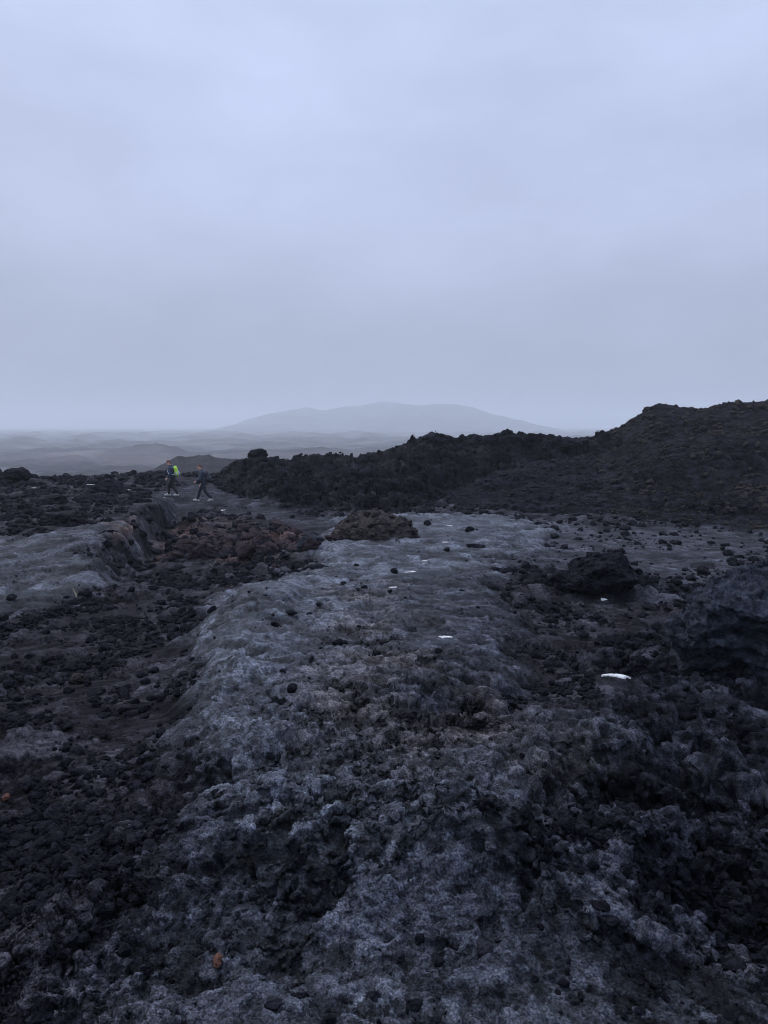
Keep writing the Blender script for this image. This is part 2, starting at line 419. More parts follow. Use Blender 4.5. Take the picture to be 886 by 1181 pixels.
def ramp(nt, fac, a, b, lo=0.0, hi=1.0):
    n = nd(nt, 'ShaderNodeMapRange'); n.inputs[1].default_value = a; n.inputs[2].default_value = b; n.inputs[3].default_value = lo; n.inputs[4].default_value = hi
    nt.links.new(fac, n.inputs[0])
    return n.outputs[0]

DARK = (.0042, .0046, .0078); DARK2 = (.027, .0262, .0355); GREY = (.067, .075, .093); BROWN = (.080, .072, .076); RED = (.16, .085, .062)

def bump_chain(nt, vec, bsdf, layers):
    prev = None
    for scale, dist, strength in layers:
        n = noise(nt, vec, scale, 4, .65)
        b = nd(nt, 'ShaderNodeBump'); b.inputs['Strength'].default_value = strength; b.inputs['Distance'].default_value = dist
        nt.links.new(n, b.inputs['Height'])
        if prev:
            nt.links.new(prev, b.inputs['Normal'])
        prev = b.outputs['Normal']
    nt.links.new(prev, bsdf.inputs['Normal'])

def lava_ground():
    m, nt, b = mat('lava ground')
    geo = nd(nt, 'ShaderNodeNewGeometry'); pos = geo.outputs['Position']
    at = nd(nt, 'ShaderNodeAttribute'); at.attribute_name = 'kinds'
    sep = nd(nt, 'ShaderNodeSeparateColor'); nt.links.new(at.outputs['Color'], sep.inputs[0])
    n1 = noise(nt, pos, 1.3, 8, .65); n2 = noise(nt, pos, 14, 8, .7); n3 = noise(nt, pos, 90, 4, .6)
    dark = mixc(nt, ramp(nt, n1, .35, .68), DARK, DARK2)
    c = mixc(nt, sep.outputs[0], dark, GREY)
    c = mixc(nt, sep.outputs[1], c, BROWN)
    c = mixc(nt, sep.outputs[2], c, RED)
    # mottling: pale dusty specks and dark patches, contrast raised to paint highlights and crevices
    v = ramp(nt, n2, .38, .64, .40, 1.8)
    mul = nd(nt, 'ShaderNodeVectorMath', operation='SCALE'); nt.links.new(c, mul.inputs[0]); nt.links.new(v, mul.inputs['Scale'])
    v3 = nd(nt, 'ShaderNodeMath', operation='MULTIPLY'); nt.links.new(ramp(nt, n3, .38, .64, .45, 1.8), v3.inputs[0]); nt.links.new(at.outputs['Alpha'], v3.inputs[1]); v3 = v3.outputs[0]
    mul2 = nd(nt, 'ShaderNodeVectorMath', operation='SCALE'); nt.links.new(mul.outputs[0], mul2.inputs[0]); nt.links.new(v3, mul2.inputs['Scale'])
    nt.links.new(mul2.outputs[0], b.inputs['Base Color'])
    nt.links.new(ramp(nt, n2, .3, .7, .55, .9), b.inputs['Roughness'])
    nt.links.new(ramp(nt, sep.outputs[0], .1, .8, .02, .26), b.inputs['Specular IOR Level'])
    bump_chain(nt, pos, b, [(7, .14, .6), (32, .045, .9), (120, .014, .9)])
    return m

def rock_mat(name, c1, c2, scale=7.0, speck=1.4):
    m, nt, b = mat(name)
    tc = nd(nt, 'ShaderNodeTexCoord'); geo = nd(nt, 'ShaderNodeNewGeometry'); pos = geo.outputs['Position']
    n1 = noise(nt, pos, scale, 8, .7); n2 = noise(nt, pos, scale * 7, 5, .65)
    oi = nd(nt, 'ShaderNodeObjectInfo')
    c = mixc(nt, ramp(nt, n1, .35, .66), c1, c2)
    v = ramp(nt, n2, .35, .67, .6, speck * 1.25)
    mul = nd(nt, 'ShaderNodeVectorMath', operation='SCALE'); nt.links.new(c, mul.inputs[0]); nt.links.new(v, mul.inputs['Scale'])
    vr = ramp(nt, oi.outputs['Random'], 0, 1, .7, 1.35)
    mul2 = nd(nt, 'ShaderNodeVectorMath', operation='SCALE'); nt.links.new(mul.outputs[0], mul2.inputs[0]); nt.links.new(vr, mul2.inputs['Scale'])
    nt.links.new(mul2.outputs[0], b.inputs['Base Color'])
    b.inputs['Roughness'].default_value = .78; b.inputs['Specular IOR Level'].default_value = .03
    bump_chain(nt, pos, b, [(9, .10, .6), (30, .045, .9), (100, .014, .9)])
    return m

def plain_mat(name, c, rough=.7, var=.25, scale=60):
    m, nt, b = mat(name)
    geo = nd(nt, 'ShaderNodeTexCoord')
    n = noise(nt, geo.outputs['Object'], scale, 5, .6)
    c2 = tuple(v * (1 - var) for v in c); c3 = tuple(min(1, v * (1 + var)) for v in c)
    nt.links.new(mixc(nt, ramp(nt, n, .3, .7), c2, c3), b.inputs['Base Color'])
    b.inputs['Roughness'].default_value = rough
    return m

M_GROUND = lava_ground()
M_DARK = rock_mat('dark lava', (.006, .0065, .0102), (.0255, .025, .0335), speck=1.2)
M_BLUE = rock_mat('blue grey lava', (.022, .024, .031), (.062, .068, .084), 5, 1.1)
M_HILL = rock_mat('brown hill stone', (.015, .0138, .0145), (.070, .060, .054))
M_CRAG = rock_mat('pitted blue grey lava', (.012, .0135, .0195), (.062, .070, .092), 6, 1.3)
M_RED = rock_mat('reddish clinker', (.017, .0125, .0145), (.055, .040, .045))
M_BROWN = rock_mat('brown lava', (.016, .0148, .0155), (.056, .048, .045))
M_ORANGE = rock_mat('rust orange stone', (.075, .036, .029), (.15, .075, .058))
M_PAINT = plain_mat('weathered white paint', (.58, .58, .58), .8, .3, 30)
M_PALE = rock_mat('pale stone', (.45, .43, .38), (.7, .68, .6))
M_STRAW = plain_mat('dry straw', (.55, .50, .34), .8)

# ------------------------------------------------------------------ object helpers
def tag(o, label=None, cat=None, group=None, kind=None):
    if label: o['label'] = label
    if cat: o['category'] = cat
    if group: o['group'] = group
    if kind: o['kind'] = kind
    return o

def link(name, me, parent=None, loc=None, rot=None):
    o = bpy.data.objects.new(name, me); COL.objects.link(o)
    if parent: o.parent = parent
    if loc is not None: o.location = loc
    if rot is not None: o.rotation_euler = rot
    return o

def mesh_np(name, V, Fq, material, smooth=True, attr=None):
    me = bpy.data.meshes.new(name)
    V = np.ascontiguousarray(V, F32); Fq = np.ascontiguousarray(Fq, np.int32)
    k = Fq.shape[1]
    me.vertices.add(len(V)); me.vertices.foreach_set('co', V.ravel())
    me.loops.add(Fq.size); me.loops.foreach_set('vertex_index', Fq.ravel())
    me.polygons.add(len(Fq)); me.polygons.foreach_set('loop_start', np.arange(0, Fq.size, k, dtype=np.int32))
    me.update(calc_edges=True)
    me.polygons.foreach_set('use_smooth', np.full(len(Fq), smooth))
    if attr is not None:
        a = me.attributes.new('kinds', 'FLOAT_COLOR', 'POINT')
        a.data.foreach_set('color', np.ascontiguousarray(attr, F32).ravel())
    me.materials.append(material)
    return me

# ------------------------------------------------------------------ build the ground
APEX = -2.5
def rows():
    out = [1.4]; r = 1.4
    while r < 9000:
        d = max(r + APEX, .5)
        if r < 64:
            dr = min(max(.0058, d * d / 1800), (.0036 if r < 32 else .0021) * r)
        else:
            dr = (.0042 if r < 620 else .0075) * r
        r += dr / Q
        out.append(r)
    return np.array(out)
rr = rows()
dense = np.arange(-34, 34.001, .078 / Q)
mid = np.arange(34.25, 64, .3 / Q)
back = np.arange(66, 179, 6.0)
aa = np.radians(np.concatenate([-back[::-1], -mid[::-1], dense, mid, back]))
aa = np.concatenate([aa, [aa[0] + 2 * np.pi]])
NA, NR = len(aa), len(rr)
Rg, Ag = np.meshgrid(rr, aa, indexing='ij')
X = (Rg * np.sin(Ag)).ravel(); Y = (APEX + Rg * np.cos(Ag)).ravel()
dang = np.gradient(aa)
drr = np.gradient(rr)
SP = np.maximum(Rg * dang[None, :], drr[:, None] * .8).ravel().astype(F32)
Z, SX, SY, grey, brown, red, REG, WM, WH, AMP = terrain(X, Y, SP)
V = np.stack([X + SX, Y + SY, Z], 1)
def normals(V):
    g = V.reshape(NR, NA, 3)
    nrm = np.cross(np.gradient(g, axis=1), np.gradient(g, axis=0)).reshape(-1, 3)
    return nrm / (np.linalg.norm(nrm, axis=1)[:, None] + 1e-12)
TONE = np.zeros(len(V), F32)
AN = np.abs(Ag.ravel()) < R(44)
for q, (lam, am) in enumerate(AMP):
    if q in (0, 2, 4):
        N_ = normals(V)
    V = V + N_ * plates3(V * np.array([1, 1, 1.25]), lam, SP, 52 + q, am * AN, .9, .36, TONE if 0 < q < 5 else None)[:, None]
    if q < 4:                                             # weathering blunts the edges
        for _ in range(2 if q < 3 else 1):
            g = V.reshape(NR, NA, 3).copy()
            g[1:-1, 1:-1] = .4 * g[1:-1, 1:-1] + .15 * (g[:-2, 1:-1] + g[2:, 1:-1] + g[1:-1, :-2] + g[1:-1, 2:])
            k = (np.clip(REG['rough'] * 1.3 + .35 * REG['hump'], 0, 1).reshape(NR, NA) * (Rg < 30) * (np.abs(Ag) < R(44)))[..., None]
            V = (k * g + (1 - k) * V.reshape(NR, NA, 3)).reshape(-1, 3)
TONEV = np.clip(np.exp(1.15 * TONE), .3, 2.6) * (1 - .48 * np.clip(WH + WM, 0, 1)) * (1 - .12 * (1 - np.clip(grey * 2, 0, 1)))
ATT = np.stack([grey, brown, red, TONEV], 1)
i = np.arange(NR - 1)[:, None] * NA + np.arange(NA - 1)[None, :]
FQ = np.stack([i, i + 1, i + NA + 1, i + NA], -1).reshape(-1, 4)[:, ::-1]
fr = np.hypot(X, Y)[FQ[:, 0]]
lab = np.zeros(len(FQ), int)
lab[(REG['tongue'][FQ[:, 0]] > .5) & (fr < 60)] = 1
lab[(WM[FQ[:, 0]] > .5) & (fr < 85)] = 2
lab[(WH[FQ[:, 0]] > .5) & (fr < 85)] = 3
lab[fr > 85] = 4
lab[fr > 1500] = 5
NAMES = ['ground', 'path', 'ridge', 'hill', 'plain', 'hills']
LBL = ['dark volcanic cinder ground strewn with clinker around the grey flow',
       'smooth grey tongue of old lava running away from the viewer as a trail',
       'dark jagged rubble ridge behind the two hikers',
       'dark cinder hill rising beside the grey trail against the sky',
       'hazy lava plain with low broken ridges beyond the hikers',
       'far hills fading into the low cloud on the horizon']
for k in range(6):
    f = FQ[lab == k]
    if not len(f):
        continue
    u, inv = np.unique(f, return_inverse=True)
    me = mesh_np(NAMES[k], V[u], inv.reshape(-1, 4), M_GROUND, True, ATT[u])
    tag(link(NAMES[k], me), LBL[k], None, None, 'structure')

def zat(x, y, sp=.05):
    x = np.atleast_1d(np.asarray(x, float)); y = np.atleast_1d(np.asarray(y, float))
    return terrain(x, y, np.full(len(x), sp, F32))[0]

# ------------------------------------------------------------------ rocks
_ico = {}
def ico(n):
    if n not in _ico:
        bm = bmesh.new(); bmesh.ops.create_icosphere(bm, subdivisions=n, radius=1)
        bm.verts.ensure_lookup_table()
        _ico[n] = (np.array([v.co[:] for v in bm.verts]), np.array([[v.index for v in f.verts] for f in bm.faces]))
        bm.free()
    return _ico[n]

def facets(P, k, amp, g):
    """break a surface into k flat, tilted pieces"""
    c = g.normal(size=(k, 3)); c /= np.linalg.norm(c, axis=1)[:, None]
    c *= g.uniform(.75, 1.05, (k, 1))
    w = P + .10 * np.stack([pn3(P / .3, 40 + a) for a in range(3)], 1)
    best = np.full(len(P), 9e9); idx = np.zeros(len(P), int)
    for q in range(k):
        d = ((w - c[q]) ** 2).sum(1)
        m = d < best; best[m] = d[m]; idx[m] = q
    t = g.normal(size=(k, 3)); off = g.normal(size=k)
    return ((P - c[idx]) * t[idx]).sum(1) * amp * 1.2 + off[idx] * amp * .45

def vnormals(P, Fc):
    n = np.cross(P[Fc[:, 1]] - P[Fc[:, 0]], P[Fc[:, 2]] - P[Fc[:, 0]])
    N = np.zeros_like(P)
    for c in range(3):
        for a in range(3):
            N[:, a] += np.bincount(Fc[:, c], n[:, a], len(P))
    return N / (np.linalg.norm(N, axis=1)[:, None] + 1e-12)

def rock_shape(n, seed, size=(1, 1, 1), craggy=1.0, cuts=5, fine=1.0):
    """a broken lava block: fractured into tilted faces, then roughened at every scale"""
    V0, Fc = ico(n)
    g = np.random.default_rng(seed)
    P = V0 * (1 + .30 * pn3(V0 * 1.1, seed))[:, None]
    for _ in range(cuts + 3):
        d = g.normal(size=3); d /= np.linalg.norm(d)
        lim = g.uniform(.50, .85)
        P = P - np.clip(P @ d - lim, 0, None)[:, None] * d * .95
    if n >= 3:
        D = facets(P, 34, .17 * craggy, g)
        if n >= 4: D = D + facets(P, 190, .07 * craggy, g)
        if n == 5: D = D + facets(P, 700, .03 * craggy, g)
        P = P + vnormals(P, Fc) * D[:, None] * .8
        disp = 0
        for lam, am in ((.31, .05), (.16, .04), (.08, .03), (.04, .018)):
            if n <= 3 and lam < .15: break
            if n <= 4 and lam < .07: break
            disp = disp + (.5 - np.abs(pn3(P / lam, seed + int(100 * lam))) * 2.2) * am * fine
        P = P + vnormals(P, Fc) * disp[:, None]
    return P * np.array(size), Fc

def rock(name, n, seed, size, material, craggy=1.0, cuts=5, fine=1.0):
    P, Fc = rock_shape(n, seed, size, craggy, cuts, fine)
    return mesh_np(name, P, Fc, material)

def set_rock(name, uv, seed, size, material, label, cat='rock', sink=.3, n=5, rot=0, craggy=1.0, group=None, xy=None, cuts=5):
    x, y = (G(*uv)[0] if xy is None else xy)
    z = zat(x, y)[0]
    o = link(name, rock(name, n, seed, size, material, craggy, cuts), None, (x, y, z + size[2] * (1 - 2 * sink) * .8), (0, 0, rot))
    return tag(o, label, cat, group)

set_rock('boulder', (690, 676), 6, (.76, .60, .45), M_DARK, 'lone rounded dark boulder on the cinder flat below the hill', 'boulder', .36, 6, .2, .8, cuts=1)
set_rock('lava_outcrop', (866, 782), 9, (1.0, .85, .88), M_CRAG, 'big craggy block of blue-grey lava at the edge of the rough clinker', 'outcrop', .22, 6, .5, .8, cuts=16)
set_rock('lava_outcrop', (806, 776), 14, (.40, .38, .36), M_BLUE, 'small craggy lump leaning on the big blue-grey lava block', 'outcrop', .25, 5, 1.5, .6, cuts=8)
set_rock('boulder', (18, 556), 21, (.95, .7, .55), M_DARK, 'flat-topped dark boulder on the skyline beyond the crust shelf', 'boulder', .3, 5, .1)
set_rock('boulder', (-6, 556), 22, (.5, .5, .42), M_DARK, 'dark boulder cut by the picture edge next to the flat-topped one', 'boulder', .3, 4, 1)
set_rock('boulder', (127, 569), 23, (.85, .6, .42), M_DARK, 'broad dark hummock rock on the cinder rise near the hikers', 'boulder', .3, 5, .3)
set_rock('boulder', (107, 585), 24, (.65, .5, .40), M_DARK, 'dark hummock rock just above the crust shelf', 'boulder', .3, 5, .9)
set_rock('boulder', (64, 583), 25, (.6, .4, .28), M_DARK, 'low dark rock in the middle of the cinder rise', 'boulder', .3, 5, .5)
set_rock('boulder', (78, 605), 26, (.7, .4, .26), M_DARK, 'low dark rock at the back of the bluish crust slab', 'boulder', .3, 5, .2)
set_rock('boulder', (358, 642), 27, (.48, .3, .26), M_BLUE, 'grey lump of lava at the edge of the trail beside the heap', 'boulder', .3, 5, .4)
set_rock('boulder', (360, 664), 28, (.34, .25, .17), M_DARK, 'small dark domed rock on the grey trail below the heap', 'boulder', .3, 5, .1)
set_rock('boulder', (548, 640), 29, (.3, .16, .09), M_DARK, 'thin dark slab lying on the pale part of the trail', 'slab', .3, 4, -.1)
for i, (u, s, seed, lb) in enumerate([(298, (1.1, .8, .50), 41, 'pointed dark block standing on the near end of the rubble ridge'),
                                      (319, (.6, .6, .55), 42, 'small dark block next to the pointed one on the rubble ridge'),
                                      (422, (.7, .6, .55), 43, 'dark block on the lowest saddle of the rubble ridge'),
                                      (500, (1.9, 1.2, .65), 44, 'long dark hump on the highest part of the rubble ridge'),
                                      (563, (.75, .7, .62), 45, 'upright dark block in the middle of the high ridge top'),
                                      (590, (1.3, 1.0, .6), 46, 'rounded dark hump beside the upright block on the ridge top'),
                                      (655, (1.1, .8, .5), 47, 'low dark hump where the rubble ridge meets the cinder hill')]):
    az = float(ray(u, 505)[0]); d = 48.6
    set_rock('ridge_block', None, seed, tuple(q * .68 for q in s), M_DARK, lb, 'lava block', .50, 5, i * 1.3, .8, None, (d * math.sin(az), d * math.cos(az)))

# heap of loose clinker beside the trail: a core with separate stones lying on it
hx, hy = G(433, 628)[0]
hz = zat(hx, hy)[0]
V0, Fc = ico(5)
hp = V0 * np.array([1.28, 1.1, .76])
hp[:, 2] = np.where(hp[:, 2] > 0, hp[:, 2] * (1 - .35 * np.hypot(V0[:, 0], V0[:, 1])), hp[:, 2] * .3)
hp += V0 * (pn3(V0 * 3, 3) * .10 + (np.abs(pn3(V0 * 8, 4)) * 2 - .5) * .10 + (np.abs(pn3(V0 * 17, 5)) * 2 - .5) * .06)[:, None]
tag(link('rubble_heap', mesh_np('rubble_heap', hp, Fc, M_BROWN), None, (hx, hy, hz)), 'cone-shaped heap of brown-black clinker beside the grey trail', 'rubble heap')

PROTO = {}
def protos(material, key, n=3, count=8):
    if key not in PROTO:
        PROTO[key] = [rock('lava_stone', n, 300 + 37 * j + len(key), (1, 1, 1), material, 1.25, 6) for j in range(count)]
    return PROTO[key]

def place_stone(x, y, z, s, key, material, label, group, name='lava_stone', flat=.75):
    me = protos(material, key)[int(rng.integers(8))]
    o = bpy.data.objects.new(name, me); COL.objects.link(o)
    o.location = (x, y, z + s * flat * .35)
    o.scale = (s * rng.uniform(.8, 1.3), s * rng.uniform(.75, 1.1), s * flat * rng.uniform(.8, 1.15))
    o.rotation_euler = (rng.uniform(-.35, .35), rng.uniform(-.35, .35), rng.uniform(0, 6.28))
    return tag(o, label, 'stone', group)

# stones on the heap
for _ in range(48):
    a = rng.uniform(0, 6.28); q = math.sqrt(rng.random()) * 1.0
    x = hx + 1.25 * q * math.cos(a); y = hy + 1.1 * q * math.sin(a)
    z = hz + .76 * math.sqrt(max(0, 1 - q * q)) * (1 - .35 * q)
    place_stone(x, y, z - .03, float(rng.uniform(.07, .19)), 'brown', M_BROWN, 'brown-black clinker stone lying on the cone-shaped heap beside the trail', 'stones lying on the clinker heap')

# reddish clinker west of the trail
for (u, v, n_, su, sv) in ((310, 626, 26, 26, 11), (236, 630, 16, 18, 8), (350, 630, 6, 12, 5)):
    for _ in range(n_):
        uu = u + rng.normal() * su; vv = v + rng.normal() * sv
        x, y = G(uu, vv)[0]
        place_stone(x, y, zat(x, y)[0], float(rng.uniform(.10, .34)), 'red', M_RED, 'dull reddish clinker block between the trail and the crust shelf', 'reddish clinker blocks', 'clinker_block')

# loose stones everywhere: the ones that show largest as objects, the rest as one mass
N = 150000
rad = np.exp(rng.uniform(math.log(2.0), math.log(62), N)); ang = np.radians(rng.uniform(-33, 33, N))
xs = rad * np.sin(ang); ys = rad * np.cos(ang)
size = .0022 * rad ** .84 * (rng.pareto(1.75, N) + 1)
size = np.minimum(size, .016 + .0064 * rad)
_, wm_, wh_, side_, up_ = broad(xs, ys, True)
size = size * (1 - .25 * wh_ - .45 * wm_)
rg = regions(xs, ys)
flow = np.clip(rg['tongue'] + rg['slab'] * .7 + rg['sidepath'] * .7, 0, 1)
clump = np.clip(.45 + 1.2 * pn2(xs / 1.8, ys / 1.8, 91) + .6 * pn2(xs / .6, ys / .6, 92), 0.04, 1)
HIK = [(ray(199.5, 570)[0], 38.2), (ray(235.5, 570)[0], 36.4)]
clear = np.ones(N, bool)
for a_, d_ in HIK:
    clear &= np.hypot(xs - d_ * math.sin(a_), (ys - d_ * math.cos(a_) + 1.0) / 1.8) > 1.3
for mx, my, mr in FLAT:
    clear &= np.hypot(xs - mx, (ys - my + .12) / 1.5) > .28
keep = clear & (rng.random(N) < (1 - .985 * ss(.05, .45, flow)) * clump * (1 - .82 * rg['plain']) * (1 - .97 * ss(.1, .5, rg['hump'])) * (1 - .85 * rg['trod']) * (1 - .4 * rg['rough']))
xs, ys, size, rad, wm_, wh_ = xs[keep], ys[keep], size[keep], rad[keep], wm_[keep], wh_[keep]
rough_ = rg['rough'][keep]
zs = np.zeros(len(xs))
zs = terrain(xs, ys, np.maximum(.006, rad * .0014).astype(F32))[0]
app = size / rad
order = np.argsort(-app)
infr = np.abs(np.arctan2(xs, ys)) < R(26.5)
big = [k for k in order if infr[k] and rad[k] > 2.6][:235]
bigset = set(big)
for k in big:
    if wh_[k] > .5 and xs[k] > .24 * ys[k] + 1.5:
        place_stone(xs[k], ys[k], zs[k], size[k], 'hillstone', M_HILL, 'brownish loose stone lying on the slope of the cinder hill', 'loose stones on the cinder hill')
    elif wh_[k] > .5:
        place_stone(xs[k], ys[k], zs[k], size[k], 'dark', M_DARK, 'dark loose stone lying on the scree of the cinder hill', 'loose dark stones on the hill scree')
    elif wm_[k] > .5:
        place_stone(xs[k], ys[k], zs[k], size[k], 'dark', M_DARK, 'dark loose stone lying on the rubble ridge', 'loose stones on the rubble ridge')
    elif xs[k] > .12 * ys[k]:
        place_stone(xs[k], ys[k], zs[k], size[k], 'dark', M_DARK, 'dark loose clinker stone between the grey trail and the cinder hill', 'loose stones on the hill side of the trail')
    else:
        place_stone(xs[k], ys[k], zs[k], size[k], 'dark', M_DARK, 'dark loose clinker stone between the grey trail and the crust shelf', 'loose stones on the shelf side of the trail')

rest = np.array([k for k in range(len(xs)) if k not in bigset])
def scatter(idx, lvl, material, name, label):
    shapes = [rock_shape(lvl, 700 + j, (1, 1, .72), 1.2, 6)[0] for j in range(10)]
    Fc = ico(lvl)[1]; nv = len(shapes[0])
    VV = np.empty((len(idx) * nv, 3), F32)
    for q, k in enumerate(idx):
        a = rng.uniform(0, 6.28); c, s = math.cos(a), math.sin(a)
        P = shapes[q % 10] * size[k] * rng.uniform(.75, 1.25, 3)
        VV[q * nv:(q + 1) * nv, 0] = P[:, 0] * c - P[:, 1] * s + xs[k]
        VV[q * nv:(q + 1) * nv, 1] = P[:, 0] * s + P[:, 1] * c + ys[k]
        VV[q * nv:(q + 1) * nv, 2] = P[:, 2] + zs[k] + size[k] * .22
    FF = (Fc[None] + (np.arange(len(idx)) * nv)[:, None, None]).reshape(-1, 3)
    o = link(name, mesh_np(name, VV, FF, material, False))
    tag(o, label, None, None, 'stuff')
sm = app[rest] < .0026
hl = wh_[rest] > .5
br = xs[rest] > .24 * ys[rest] + 1.5
scatter(rest[hl & br], 1, M_HILL, 'hill_gravel', 'small brownish stones scattered over the near flank of the cinder hill')
scatter(rest[hl & ~br], 1, M_DARK, 'scree', 'fine dark scree on the cinder hill and its crest')
scatter(rest[~hl & ~sm], 2, M_DARK, 'gravel', 'small dark clinker gravel scattered over the cinder ground')
scatter(rest[~hl & sm], 1, M_DARK, 'grit', 'dark cinder grit scattered over the cinder ground')

# a few orange stones
for uv, s, lb in (((250, 1090), .022, 'small rust-orange stone on the hump of lava underfoot'), ((8, 926), .03, 'small orange stone at the picture edge on the dark cinder'),
                  ((90, 784), .09, 'pale brown stone among dark clinker below the crust shelf'), ((131, 966), .03, 'dull red stone on dark cinder short of the lava hump')):
    x, y = G(*uv)[0]
    o = link('orange_stone', rock('orange_stone', 4, 900 + int(uv[0]), (s * 1.3, s, s * .8), M_ORANGE if s < .05 else M_BROWN, 1.2), None, (x, y, zat(x, y, .01)[0] + s * .5), (.2, .1, uv[0]))
    tag(o, lb, 'stone')

# ------------------------------------------------------------------ white paint marks
def paint(uv, a, b, rot, seed, label, th=.006):
    x, y = G(*uv)[0]
    g = np.random.default_rng(seed)
    n = 44; rings = 5
    VV, FF = [], []
    ph = g.uniform(0, 6.28, 4)
    for k in range(rings + 1):
        q = k / rings
        for j in range(n):
            t = 2 * math.pi * j / n
            e = 1 + .20 * math.sin(2 * t + ph[0]) + .24 * math.sin(3 * t + ph[1]) + .17 * math.sin(5 * t + ph[2]) + .13 * math.sin(9 * t + ph[3]) + .09 * math.sin(14 * t + ph[0])
            px, py = a * q * e * math.cos(t), b * q * e * math.sin(t)
            VV.append((x + px * math.cos(rot) - py * math.sin(rot), y + px * math.sin(rot) + py * math.cos(rot), q))
    VV = np.array(VV)
    zz = zat(VV[:, 0], VV[:, 1], .012)
    q = VV[:, 2].copy()
    VV[:, 2] = zz * .8 + np.median(zz) * .2 + th * (1.0 - .8 * q ** 3) + (.012 if a > .11 and uv[0] == 711 else .004)
    low = VV.copy(); low[:, 2] -= .03 + th
    m = len(VV)
    for k in range(rings):
        for j in range(n):
            p = k * n + j; p2 = k * n + (j + 1) % n
            FF.append((p, p + n, p2 + n, p2)); FF.append((m + p, m + p2, m + p2 + n, m + p + n))
    k = rings * n
    for j in range(n):
        p = k + j; p2 = k + (j + 1) % n
        FF.append((p, m + p, m + p2, p2))
    P = np.concatenate([VV, low])
    c = np.array([x, y, float(np.median(zz))])
    tag(link('paint_mark', mesh_np('paint_mark', P - c, np.array(FF), M_PAINT), None, c), label, 'trail mark', 'white paint trail marks')

D_ = math.pi
paint((711, 795), .12, .055, -.3, 1, 'largest white paint dash on rough lava beside the dark hollow')
paint((513, 748), .07, .045, .1, 2, 'white paint dab in the middle of the grey trail, next after the big dash')
paint((453, 695), .06, .05, 0, 3, 'white paint dab on the crusty spine of the trail')
paint((474, 674), .10, .05, -.4, 4, 'long white paint dab on the pale trail just past the crusty spine')
paint((491, 660), .08, .05, .1, 5, 'white paint dab on the pale trail, level with the lone boulder')
paint((513, 634), .07, .045, .2, 6, 'small white paint dab near the thin dark slab on the trail')
paint((519, 614), .09, .05, 0, 7, 'faint white paint dab at the far end of the trail, beyond the thin slab')
paint((500, 600), .12, .06, 0, 8, 'farthest white paint dab, where the trail meets the foot of the ridge')
paint((190, 575), .09, .06, .4, 9, 'white paint dab at the feet of the hiker with the lime backpack')
paint((257, 588), .10, .08, .4, 10, 'white paint dab on the cinder path near the second hiker')
paint((146, 566), .16, .08, .1, 11, 'white paint dab on the cinder rise beside the broad hummock rock')
paint((105, 562), .16, .11, .1, 12, 'bright white paint dab on a dark stone of the cinder rise')
paint((40, 562), .12, .08, .1, 13, 'white paint dab below the flat-topped skyline boulder')
paint((696, 698), .06, .04, .1, 14, 'small white fleck on clinker between the boulder and the craggy block')

# dry sprig
x, y = G(88, 690)[0]
bm = bmesh.new()
for k in range(7):
    a = rng.uniform(0, 6.28); ln = rng.uniform(.10, .26); lean = rng.uniform(.1, .6)
    prev = None; w = .006
    side_v = Vector((-math.sin(a), math.cos(a), 0))
    for s in range(5):
        t = s / 4
        p = Vector((math.cos(a) * lean * ln * t * t, math.sin(a) * lean * ln * t * t, ln * t))
        ww = w * (1.05 - t)
        ring = [bm.verts.new(p + side_v * ww), bm.verts.new(p + Vector((math.cos(a), math.sin(a), 0)) * ww), bm.verts.new(p - side_v * ww)]
        if prev:
            for q in range(3):
                bm.faces.new((prev[q], prev[(q + 1) % 3], ring[(q + 1) % 3], ring[q]))
        prev = ring
me = bpy.data.meshes.new('dry_plant'); bm.to_mesh(me); bm.free(); me.materials.append(M_STRAW)
tag(link('dry_plant', me, None, (x, y, zat(x, y)[0])), 'pale dry plant sprig on cinder below the broken crust shelf', 'plant')

